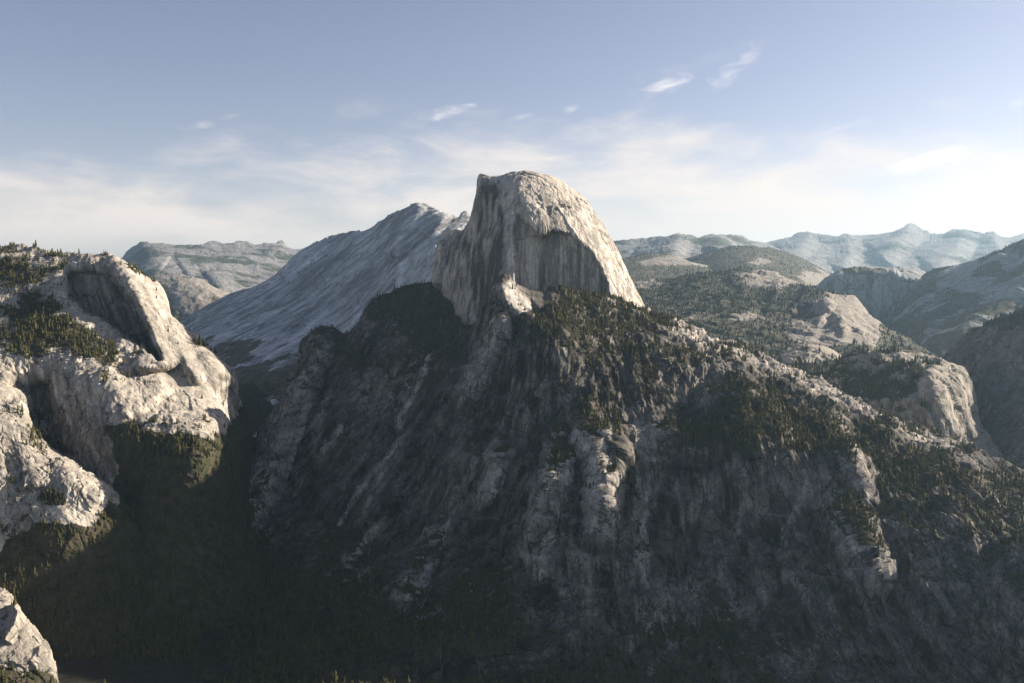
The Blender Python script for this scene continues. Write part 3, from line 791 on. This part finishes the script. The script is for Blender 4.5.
# ------------------------------------------------------------------ the massif in front of it
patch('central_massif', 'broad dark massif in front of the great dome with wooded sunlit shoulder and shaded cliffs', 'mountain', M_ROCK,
      crest=[(190, 600), (200, 572), (210, 545), (218, 528), (226, 514), (236, 497), (246, 482), (254, 468), (262, 452), (270, 434), (278, 416), (286, 398), (293, 383), (300, 369), (307, 354), (313, 342), (318, 335), (323, 331.5),
             (330, 333), (338, 336), (346, 340), (352, 340), (358, 334), (365, 324), (371, 313), (378, 306), (386, 303), (395, 299), (405, 295), (415, 293), (424, 291), (430, 290), (435, 294), (440, 303), (447, 312), (455, 322), (464, 331), (473, 338),
             (481, 334), (487, 322), (492, 308), (497, 293), (500.5, 281), (503, 278), (507, 279), (512, 282), (518, 286), (526, 290), (536, 293.5), (548, 296), (560, 298), (575, 300), (590, 301), (605, 304), (618, 307), (630, 311), (645, 317), (655, 321),
             (668, 326), (682, 332), (695, 337), (708, 342), (720, 347), (733, 352), (745, 358), (757, 364), (770, 370), (785, 376), (800, 383), (815, 390), (830, 397), (845, 403), (860, 410), (875, 416), (890, 423), (905, 430), (920, 436), (935, 442),
             (950, 450), (962, 459), (975, 466), (988, 471), (1000, 474), (1015, 480), (1040, 492), (1100, 520), (1200, 570)],
      bottom=[(190, 700), (1200, 730)],
      depth=[(190, 600, 2900), (210, 545, 3250), (246, 482, 3700), (278, 416, 4050), (323, 332, 4350), (352, 340, 4250), (371, 313, 4350), (405, 295, 4300), (430, 290, 4230), (447, 312, 4020), (473, 338, 3600),
             (487, 322, 3420), (503, 278, 3300), (526, 290, 3360), (560, 298, 3480), (605, 304, 3580), (645, 317, 3600), (682, 332, 3520), (720, 347, 3420), (757, 364, 3330), (815, 390, 3220), (875, 416, 3120), (935, 442, 3020), (988, 471, 2900), (1100, 520, 2650), (1200, 570, 2500),
             (190, 700, 2240), (300, 690, 2220), (400, 690, 2190), (500, 690, 2190), (600, 690, 2160), (700, 690, 2150), (800, 690, 2130), (900, 690, 2080), (1000, 700, 2000), (1200, 730, 1850),
             (250, 560, 3150), (300, 560, 3030), (300, 480, 3520), (310, 400, 3950), (350, 450, 3450), (350, 390, 3860), (400, 400, 3560), (400, 340, 4000), (430, 330, 3950), (430, 450, 3180), (450, 400, 3320), (440, 520, 2920), (380, 520, 3060), (380, 590, 2720), (300, 630, 2600),
             (480, 380, 3180), (480, 440, 2960), (470, 560, 2640), (450, 620, 2450), (505, 330, 3180), (520, 340, 2990), (505, 380, 3010), (510, 440, 2850), (515, 500, 2650), (520, 560, 2560), (520, 620, 2380),
             (545, 330, 3065), (560, 345, 2945), (560, 380, 2855), (560, 420, 2780), (565, 480, 2570), (570, 560, 2395), (570, 630, 2285),
             (600, 330, 3280), (610, 355, 3050), (620, 400, 2850), (630, 450, 2650), (640, 520, 2510), (640, 600, 2370),
             (660, 342, 3230), (690, 362, 3080), (700, 400, 2830), (700, 425, 2740), (700, 470, 2570), (710, 530, 2520), (710, 620, 2330),
             (735, 378, 3000), (765, 400, 2920), (760, 430, 2600), (760, 480, 2485), (770, 550, 2420), (770, 630, 2270),
             (810, 420, 2850), (840, 435, 2800), (830, 460, 2575), (840, 490, 2520), (850, 540, 2370), (850, 620, 2210), (880, 445, 2780), (910, 470, 2660), (905, 495, 2480), (910, 530, 2350), (920, 600, 2180), (960, 492, 2540), (970, 540, 2300), (990, 600, 2120), (1080, 560, 2120)],
      step=0.72, back=((60, 10), (250, 110), (600, 400), (1100, 900)), rnd=(50, 6), reg=0.006, jag=0.8,
      ridges=[
          # the pale triangular tip and the wall under it
          
          ([(505, 305), (508, 322), (505, 340), (495, 362), (482, 388), (470, 412)], 60, 30, 9, 0.03),
          # narrow sunlit ribs low on the wall
          ([(498, 438), (504, 452), (503, 464), (497, 482), (490, 500), (484, 516)], 40, 10, 8, 0.3),
          ([(552, 425), (562, 440), (562, 462), (555, 480), (548, 505), (541, 535), (547, 560), (556, 590)], 60, 16, 15, 0.3),
          ([(575, 405), (586, 430), (596, 455), (600, 475), (603, 505), (598, 535), (588, 556)], 66, 16, 17, 0.3),
          ([(612, 440), (614, 465), (608, 490)], 30, 8, 8, 0.1),
          # spurs on the right half
          ([(712, 352), (728, 362), (742, 380), (746, 402), (740, 430)], 50, 46, 12, 0.3),
          ([(790, 392), (812, 408), (828, 422), (836, 444), (846, 470), (862, 498), (876, 520)], 80, 48, 18, 0.35),
          ([(826, 496), (842, 520), (858, 548), (872, 576), (884, 602)], 60, 34, 18, 0.4),
          ([(880, 425), (905, 445), (928, 462), (940, 482)], 45, 30, 14, 0.1), ([(990, 472), (1004, 462), (1010, 480)], 30, 10, 10, 0.1),
          # left wall: ribs and gullies
          ([(322, 333), (308, 372), (292, 420), (270, 472), (246, 520), (222, 560)], 160, 20, 26, 0.03),
          ([(372, 313), (360, 350), (340, 390)], 60, 18, 20, 0.1), ([(420, 330), (396, 392), (360, 450), (320, 520)], 80, 26, 26, 0.1),
          ([(470, 350), (440, 420), (400, 480), (370, 540)], 70, 30, 26, 0.1), ([(480, 440), (450, 500), (425, 560), (400, 620)], 70, 26, 22, 0.1)],
      dents=[([(502, 277), (500, 292), (506, 303), (519, 313), (533, 320), (541, 314), (531, 303), (518, 290), (509, 279)], (3265, 503, 290, 5.0, -6.5), 2.0),
             ([(499, 300), (507, 306), (520, 315), (531, 322), (528, 334), (516, 356), (500, 386), (482, 418), (470, 428), (484, 392), (498, 360), (507, 336)], (3290, 500, 310, -4.5, -2.6), 3.0),
             ([(478, 402), (500, 350), (512, 332), (530, 322), (534, 330), (515, 370), (490, 420), (480, 440)], 40, 6),
             ([(660, 372), (700, 360), (735, 372), (742, 410), (735, 440), (690, 440), (670, 420)], 45, 14),
             ([(760, 440), (800, 425), (826, 440), (838, 470), (820, 500), (780, 490)], 8, 14),
             ([(625, 430), (660, 430), (668, 470), (650, 560), (630, 560), (615, 500)], 35, 10)],
      disp=[('ridge', 380, 20, 5, 0.6), ('rib', 150, 34, 5, 0.14), ('rib', 48, 11, 4, 0.16), ('block', 130, 11, 1, .5), ('block', 38, 4.5, 1, .5), ('ledge', 90, 9, 4, 1.0), ('fbm', 28, 3, 5, 0.7)],
      shear=((200, .75), (430, .6), (500, .35), (560, 0), (700, 0), (800, -.25), (1024, -.4)), stain=(24, 1.5, .1),
      patchy=[([(250, 642), (540, 646), (620, 660), (620, 720), (250, 720)], -.5, 6), ([(322, 345), (330, 362), (304, 430), (288, 482), (252, 532), (212, 562), (235, 512), (275, 440), (300, 380)], 1.03, 5), ([(505, 312), (509, 332), (496, 362), (472, 408), (460, 404), (480, 350)], .55, 4),  # first patch: shade painted over the massif's toe; then pale slabs
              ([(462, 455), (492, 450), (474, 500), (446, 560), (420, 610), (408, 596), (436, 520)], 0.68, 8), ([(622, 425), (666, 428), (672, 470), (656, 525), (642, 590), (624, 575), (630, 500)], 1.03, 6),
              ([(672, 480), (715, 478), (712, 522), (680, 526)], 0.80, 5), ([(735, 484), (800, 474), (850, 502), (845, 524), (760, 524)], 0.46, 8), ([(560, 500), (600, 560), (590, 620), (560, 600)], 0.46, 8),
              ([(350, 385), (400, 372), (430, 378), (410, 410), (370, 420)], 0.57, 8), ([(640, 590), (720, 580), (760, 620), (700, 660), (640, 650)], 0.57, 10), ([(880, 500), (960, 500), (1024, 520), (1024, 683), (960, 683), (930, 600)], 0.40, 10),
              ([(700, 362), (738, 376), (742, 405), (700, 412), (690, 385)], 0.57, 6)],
      veg=dict(base=0.08, slope=1.3, z0=0.5, z1=0.9, n=1.1, wl=75,
               blobs=[(390, 470, 80, 100, -.35), (400, 678, 140, 12, -.6), (700, 560, 200, 60, -.15), (560, 312, 60, 12, .3), (535, 385, 46, 40, .7), (600, 300, 40, 5, .35), (740, 450, 66, 26, .9), (760, 400, 40, 30, .3), (860, 440, 60, 20, .3), (900, 470, 50, 20, .4), (405, 308, 30, 17, 1.3), (430, 318, 20, 18, .7), (850, 545, 28, 45, .45),
                      (310, 640, 120, 36, 1.0), (220, 650, 100, 44, 1.4), (560, 490, 22, 46, .3), (700, 540, 60, 12, .7), (720, 640, 60, 10, .5), (640, 560, 20, 8, .5),
                      (520, 300, 24, 14, -2.0), (650, 500, 24, 60, -.8), (640, 440, 20, 20, -.7), (495, 350, 14, 50, -1), (690, 345, 50, 11, -.7), (760, 376, 40, 14, -.8), (810, 402, 40, 16, -.8), (860, 426, 30, 14, -.7), (920, 450, 40, 11, -.8), (975, 474, 24, 9, -.9), (290, 450, 20, 80, -1.0), (700, 390, 24, 24, -.5), (560, 322, 40, 5, -.4)],
               polys=[([(330, 345), (400, 350), (450, 345), (470, 360), (440, 420), (400, 470), (385, 455), (420, 400), (380, 380), (335, 365)], .25, 8), ([(340, 520), (400, 490), (430, 470), (420, 510), (360, 560), (320, 580)], .25, 8),
                      ([(480, 440), (520, 470), (530, 560), (500, 640), (440, 660), (470, 560)], .25, 10)]),
      tones=[([(505, 282), (512, 298), (530, 314)], 2.8, 13, 14), ([(560, 300), (645, 318), (720, 350), (800, 388), (875, 424), (935, 455), (980, 475)], 1.5, 16, 24), ([(655, 330), (700, 352), (735, 372)], 1.0, 14, 10),  # after the pale tip: sunlight on the crest painted into the tone
             ([(500, 445), (500, 480), (488, 512)], 1.7, 9, 9), ([(558, 430), (560, 465), (548, 510), (545, 560), (556, 590)], 1.6, 14, 14), ([(585, 425), (602, 470), (603, 510), (592, 550)], 1.9, 15, 15), ([(828, 420), (846, 470), (870, 515)], 1.3, 12, 14), ([(840, 520), (885, 600)], 1.3, 16, 18), ([(870, 512), (902, 546)], .8, 10, 10), ([(750, 585), (774, 610)], .6, 9, 9), ([(436, 352), (432, 380), (420, 402), (398, 436)], 2.2, 4, 4), ([(405, 450), (380, 480), (355, 510), (335, 540)], 1.9, 5, 5), ([(390, 520), (362, 560), (345, 595), (330, 610)], 1.8, 7, 7),  # ribs and spurs painted lighter as sunlit; last ones are pale chutes
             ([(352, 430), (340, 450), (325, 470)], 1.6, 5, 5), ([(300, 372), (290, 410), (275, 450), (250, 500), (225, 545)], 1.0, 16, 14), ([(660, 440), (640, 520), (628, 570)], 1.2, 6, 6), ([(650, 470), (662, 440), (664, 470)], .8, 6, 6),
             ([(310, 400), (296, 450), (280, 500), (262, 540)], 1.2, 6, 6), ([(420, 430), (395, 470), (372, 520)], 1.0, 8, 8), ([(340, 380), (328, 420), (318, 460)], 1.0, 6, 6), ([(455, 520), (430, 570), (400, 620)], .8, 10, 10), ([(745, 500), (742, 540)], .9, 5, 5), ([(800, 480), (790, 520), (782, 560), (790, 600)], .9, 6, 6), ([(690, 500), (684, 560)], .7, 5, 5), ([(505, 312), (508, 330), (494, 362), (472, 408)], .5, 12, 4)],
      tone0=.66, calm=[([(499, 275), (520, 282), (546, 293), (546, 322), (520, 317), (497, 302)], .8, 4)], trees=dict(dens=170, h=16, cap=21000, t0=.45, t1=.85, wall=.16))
# ------------------------------------------------------------------ conifers
def conifer(sides, prof, seed):
    g = np.random.default_rng(seed)
    V, F = [], []
    for (r, z) in prof:
        a0 = g.random() * 6.28
        for k in range(sides):
            a = a0 + 2 * math.pi * k / sides
            rr = r * (0.7 + 0.6 * g.random())
            V.append((rr * math.cos(a), rr * math.sin(a), z + (0.03 * g.normal() if 0 < z < 1 else 0)))
    for i in range(len(prof) - 1):
        for k in range(sides):
            a, b_ = i * sides + k, i * sides + (k + 1) % sides
            F.append((a, b_, b_ + sides, a + sides))
    return np.array(V), np.array(F)


NEARP = [(0.02, -0.12), (0.02, 0.06), (0.15, 0.10), (0.17, 0.22), (0.09, 0.42), (0.14, 0.44), (0.07, 0.66), (0.10, 0.68), (0.045, 0.84), (0.003, 1.0)]
MIDP = [(0.04, -0.12), (0.17, 0.12), (0.12, 0.45), (0.08, 0.70), (0.004, 1.0)]
FARP = [(0.10, -0.1), (0.19, 0.2), (0.11, 0.6), (0.006, 1.0)]
P_NEAR = [conifer(6, NEARP, s) for s in range(4)]
P_MID = [conifer(5, MIDP, 20 + s) for s in range(4)]
P_FAR = [conifer(4, FARP, 40 + s) for s in range(3)]

seen = []
for ti, (nm, q, hh, tr) in enumerate(TREES):
    a, b_, d = project(q + np.stack([0 * hh, 0 * hh, hh * .5], -1))
    inside = (a > 4) & (a < W - 5) & (b_ > 4) & (b_ < H - 5)
    zz = np.full(len(q), -1.0)
    zz[inside] = ZBUF[b_[inside].astype(int), a[inside].astype(int)]
    # the tree stands in front of what the picture shows there
    vis = inside & (d < zz * 1.004 + 6)
    for i in np.nonzero(vis)[0]:
        seen.append((hh[i] / d[i], ti, i))
seen.sort(reverse=True)
single = {}
for s, ti, i in seen[:300]:
    single.setdefault(ti, set()).add(i)

TREE_WORDS = {
    'central_massif': ('tall dark conifer standing among others on the massif in front of the great dome', 'single conifers on the central massif'),
    'left_cliffs': ('dark conifer standing on the wooded ledges of the left cliffs', 'single conifers on the left cliffs'),
    'lower_buttress': ('dark conifer standing on the pale buttress at the lower left edge', 'single conifers on the lower buttress'),
    'rock_outcrop': ('dark conifer standing on the rock spur in the bottom left corner', 'single conifers on the corner outcrop'),
    'valley_floor': ('dark conifer standing in the shaded canyon floor', 'single conifers on the canyon floor'),
    'granite_dome': ('dark conifer standing on the squat granite dome at right', 'single conifers on the squat dome'),
}
FOREST_WORDS = {
    'central_massif': 'dark pines spread over the shoulder and ledges of the central massif',
    'left_cliffs': 'pine wood covering the plateau and ledges of the left cliffs',
    'lower_buttress': 'scattered pines on the pale buttress at the lower left edge',
    'rock_outcrop': 'few small pines on the rock spur at the bottom left corner',
    'valley_floor': 'dense dark pine wood filling the shaded canyon floor',
    'granite_dome': 'scattered pines on the flat top and left flank of the squat dome',
    'granite_hill': 'blue green pine forest covering the broad hill in the middle right',
    'granite_knob': 'pines round the small pale knob',
    'dark_mountainside': 'pines along the dark mountainside at the right edge',
    'mountain_slope': 'faint woods on the long blue mountainside at right',
}
protos = None
hilln = 0
for ti, (nm, q, hh, tr) in enumerate(TREES):
    far = tr.get('far', False)
    sel = single.get(ti, set())
    if sel:
        lab, grp = TREE_WORDS.get(nm, ('dark conifer standing apart on the ' + nm.replace('_', ' '), 'single conifers on the ' + nm.replace('_', ' ')))
        if protos is None:
            protos = []
            for k, (V, F) in enumerate(P_NEAR):
                me = tri_mesh('pine_tree', V, F, M_TREE)
                protos.append(me)
        for i in sorted(sel):
            o = bpy.data.objects.new('pine_tree', protos[int(rng.integers(4))])
            COL.objects.link(o)
            o.location = q[i]
            o.rotation_euler = (0, 0, rng.random() * 6.28)
            wdt = hh[i] * (0.85 + 0.4 * rng.random())
            o.scale = (wdt, wdt, hh[i])
            l2, g2 = lab, grp
            if nm == 'central_massif':
                tx, ty, _ = project(q[i])
                if tx < 480:
                    l2, g2 = 'dark conifer on the shaded wooded knoll left of the great dome', 'single conifers on the shaded knoll'
                elif tx < 655 and ty < 350:
                    l2, g2 = 'small conifer on the sunlit shoulder at the foot of the great dome', 'single conifers on the sunlit shoulder'
                elif tx < 655 and ty < 440:
                    l2, g2 = 'olive conifer on the wooded slope under the pale pointed tip', 'single conifers under the pale tip'
                elif tx < 655:
                    l2, g2 = 'dark conifer low on the central cliffs among the pale ribs', 'single conifers on the central cliffs'
                elif ty < 340 + (tx - 655) * 0.43 + 14:
                    l2, g2 = 'conifer along the pale sunlit crest falling to the right', 'single conifers along the falling crest'
                elif ty < 500:
                    l2, g2 = 'conifer on the wooded bench below the falling crest at right', 'single conifers on the wooded bench'
                else:
                    l2, g2 = 'dark conifer low on the shaded cliffs at lower right', 'single conifers on the lower right cliffs'
            tag(o, l2, 'tree', None, g2)
    keep = np.array([i for i in range(len(q)) if i not in sel], int)
    if len(keep) == 0:
        continue
    q, hh = q[keep], hh[keep]
    pr = P_FAR if far else P_MID
    Vs, Fs, base = [], [], 0
    kind = rng.integers(len(pr), size=len(q))
    for k, (V, F) in enumerate(pr):
        m = kind == k
        n = int(m.sum())
        if not n:
            continue
        an = rng.random(n) * 6.28
        wdt = hh[m] * (0.8 + 0.5 * rng.random(n)) * (1.15 if far else 1.0)
        c, s = np.cos(an), np.sin(an)
        vx = (V[None, :, 0] * c[:, None] - V[None, :, 1] * s[:, None]) * wdt[:, None] + q[m][:, None, 0]
        vy = (V[None, :, 0] * s[:, None] + V[None, :, 1] * c[:, None]) * wdt[:, None] + q[m][:, None, 1]
        vz = V[None, :, 2] * hh[m][:, None] + q[m][:, None, 2]
        Vs.append(np.stack([vx, vy, vz], -1).reshape(-1, 3))
        Fs.append((F[None] + (np.arange(n) * len(V))[:, None, None] + base).reshape(-1, 4))
        base += n * len(V)
    me = tri_mesh('forest', np.concatenate(Vs), np.concatenate(Fs), M_TREE_FAR if far else M_TREE)
    o = bpy.data.objects.new('forest', me)
    COL.objects.link(o)
    lab = FOREST_WORDS.get(nm)
    if nm == 'forested_hill':
        lab = ['woods on the low hill behind the right foot of the great dome', 'woods on the smooth rounded hill below the farthest range'][hilln % 2]
        hilln += 1
    if nm == 'mountain_ridge':
        lab = 'sparse woods on the rounded pale hump at far left'
    tag(o, lab or 'dark woods on the ' + nm.replace('_', ' '), 'forest', 'stuff')
print('trees', sum(len(t[1]) for t in TREES), {t[0]: len(t[1]) for t in TREES}, {TREES[k][0]: len(v) for k, v in single.items()})

# ------------------------------------------------------------------ the air
def haze_box(x0, x1, y0, y1, z0, z1, dens, colr, g):
    me = bpy.data.meshes.new('haze')
    v = [(x, y, z) for x in (x0, x1) for y in (y0, y1) for z in (z0, z1)]
    f = [(0, 1, 3, 2), (4, 6, 7, 5), (0, 4, 5, 1), (2, 3, 7, 6), (0, 2, 6, 4), (1, 5, 7, 3)]
    me.from_pydata(v, [], f)
    m = bpy.data.materials.new('hazy_air')
    nt, n, l = nodes_of(m)
    out = n.new('ShaderNodeOutputMaterial')
    pv = n.new('ShaderNodeVolumePrincipled')
    pv.inputs['Color'].default_value = (*colr, 1)
    pv.inputs['Density'].default_value = dens
    pv.inputs['Anisotropy'].default_value = g
    l.new(pv.outputs[0], out.inputs['Volume'])

    me.materials.append(m)
    o = bpy.data.objects.new('haze', me)
    COL.objects.link(o)
    tag(o, 'thin blue haze lying between the mountains', 'haze', 'stuff')
    return o


haze_box(-95000, 95000, -95000, 95000, -1030, 2050, 1.35e-5, (0.51, 0.78, 1.0), 0.45)


# ------------------------------------------------------------------ sky and light
w = bpy.data.worlds.new('World')
SC.world = w
w.use_nodes = True
nt = w.node_tree
nt.nodes.clear()
b = NB(nt)
out = nt.nodes.new('ShaderNodeOutputWorld')
bg = nt.nodes.new('ShaderNodeBackground')
sky = nt.nodes.new('ShaderNodeTexSky')
sky.sky_type = 'NISHITA'
sky.sun_disc = False
sky.sun_elevation = R(SUN_EL)
sky.sun_rotation = R(90 - SUN_AZ)
sky.altitude = 2200
sky.air_density = 1.0
sky.dust_density = 3.0
sky.ozone_density = 1.0
SKY = 0.065
bg.inputs['Strength'].default_value = SKY
dirv = nt.nodes.new('ShaderNodeTexCoord').outputs['Generated']
sp = nt.nodes.new('ShaderNodeSeparateXYZ')
nt.links.new(dirv, sp.inputs[0])
hl = b.math('SQRT', b.math('ADD', b.math('MULTIPLY', sp.outputs[0], sp.outputs[0]), b.math('MULTIPLY', sp.outputs[1], sp.outputs[1])))
tel = b.math('DIVIDE', sp.outputs[2], b.math('MAXIMUM', hl, 0.01))      # tangent of the elevation
az = b.math('ARCTAN2', sp.outputs[0], sp.outputs[1])                       # bearing from straight ahead
cmb = nt.nodes.new('ShaderNodeCombineXYZ')
nt.links.new(az, cmb.inputs[0])
nt.links.new(tel, cmb.inputs[1])
cv = cmb.outputs[0]
skc = b.mix(1.0, sky.outputs[0], (1.28, 0.975, 0.89), 'MULTIPLY')
cl = b.noise(b.scale(cv, (2.2, 9.0, 1)), 1.0, 10, 0.66, 0.6)
cl2 = b.noise(b.scale(cv, (7.0, 20.0, 1), (0, 0, -0.12)), 1.0, 8, 0.55, 0.4)
# the bank of thin cloud stands higher on the right of the dome; unseen sky behind the viewer kept clear to weaken the fill light
top = b.math('ADD', 0.136, b.math('MULTIPLY', b.math('SUBTRACT', cl, 0.5), 0.26))
top = b.math('ADD', top, b.math('MULTIPLY', b.math('SUBTRACT', cl2, 0.5), 0.2))
top = b.math('ADD', top, b.ramp(az, -0.3, 0.02, -0.02, 0.018))
cm = b.math('SUBTRACT', 1.0, b.ramp(b.math('SUBTRACT', tel, top), -0.085, 0.045))
cm = b.math('MULTIPLY', cm, b.ramp(cl2, 0.3, 0.62, 0.62, 1.0))
cm = b.math('MULTIPLY', cm, b.ramp(tel, 0.0, 0.07, 0.7, 1.0))
cm = b.math('MULTIPLY', cm, b.ramp(b.math('ABSOLUTE', az), 0.9, 1.5, 1.0, 0.0))
col = b.mix(b.math('MULTIPLY', cm, 0.96), skc, (7.5, 6.6, 5.95))
cl3 = b.noise(b.scale(cv, (26.0, 60.0, 1)), 1.0, 7, 0.62, 0.5)
WISPS = []
for (px_, py_, w_, h_, s_) in [(448, 111, 24, 6, .9), (662, 87, 24, 7, .9), (727, 76, 13, 12, .55), (748, 56, 10, 10, .4), (571, 108, 8, 4, .6), (518, 118, 14, 3, .35), (202, 125, 14, 4, .4), (228, 117, 12, 3, .25), (928, 160, 44, 7, .8), (1020, 103, 12, 5, .6), (842, 128, 34, 3, .3), (700, 62, 60, 8, .1)]:
    v_ = unproject(px_, py_, 1.0)
    WISPS.append((math.atan2(v_[0], v_[1]), v_[2] / math.hypot(v_[0], v_[1]), w_ / FPX, h_ / FPX, s_))
# single wisps: bearing, height, half width, half height, strength
for (wx, wy, ww, wh, ws) in WISPS:
    dx = b.math('DIVIDE', b.math('SUBTRACT', az, wx), ww)
    dy = b.math('DIVIDE', b.math('SUBTRACT', tel, b.math('ADD', wy, b.math('MULTIPLY', b.math('SUBTRACT', az, wx), 0.25))), wh)
    q = b.math('ADD', b.math('MULTIPLY', dx, dx), b.math('MULTIPLY', dy, dy))
    q = b.math('ADD', q, b.math('MULTIPLY', b.math('SUBTRACT', cl3, 0.5), 7.0))
    col = b.mix(b.ramp(q, 1.6, -2.4, 0, ws), col, (9.4, 8.6, 8.2))
nt.links.new(col, bg.inputs['Color'])
nt.links.new(bg.outputs[0], out.inputs[0])

sd = bpy.data.lights.new('sun', 'SUN')
sd.energy = 5.0
sd.angle = R(0.53)
sd.color = (1.0, 0.89, 0.75)
so = bpy.data.objects.new('sun', sd)
COL.objects.link(so)
so.rotation_euler = (R(90 - SUN_EL), 0, R(90 + SUN_AZ))
so.location = (3000, 0, 3000)

cam = bpy.data.cameras.new('camera')
cam.sensor_width = 36
cam.lens = FPX / W * 36
cam.clip_start = 1
cam.clip_end = 200000
co = bpy.data.objects.new('camera', cam)
COL.objects.link(co)
co.rotation_euler = (R(90) - PITCH, 0, 0)
SC.camera = co

SC.view_settings.view_transform = 'Standard'
SC.view_settings.look = 'None'
SC.view_settings.gamma = 1
SC.view_settings.exposure = 1.15
SC.cycles.use_denoising = True
SC.cycles.max_bounces = 4
SC.cycles.diffuse_bounces = 1
SC.cycles.volume_bounces = 0
SC.cycles.denoising_prefilter = 'NONE'
SC.cycles.denoising_input_passes = 'RGB_ALBEDO_NORMAL'
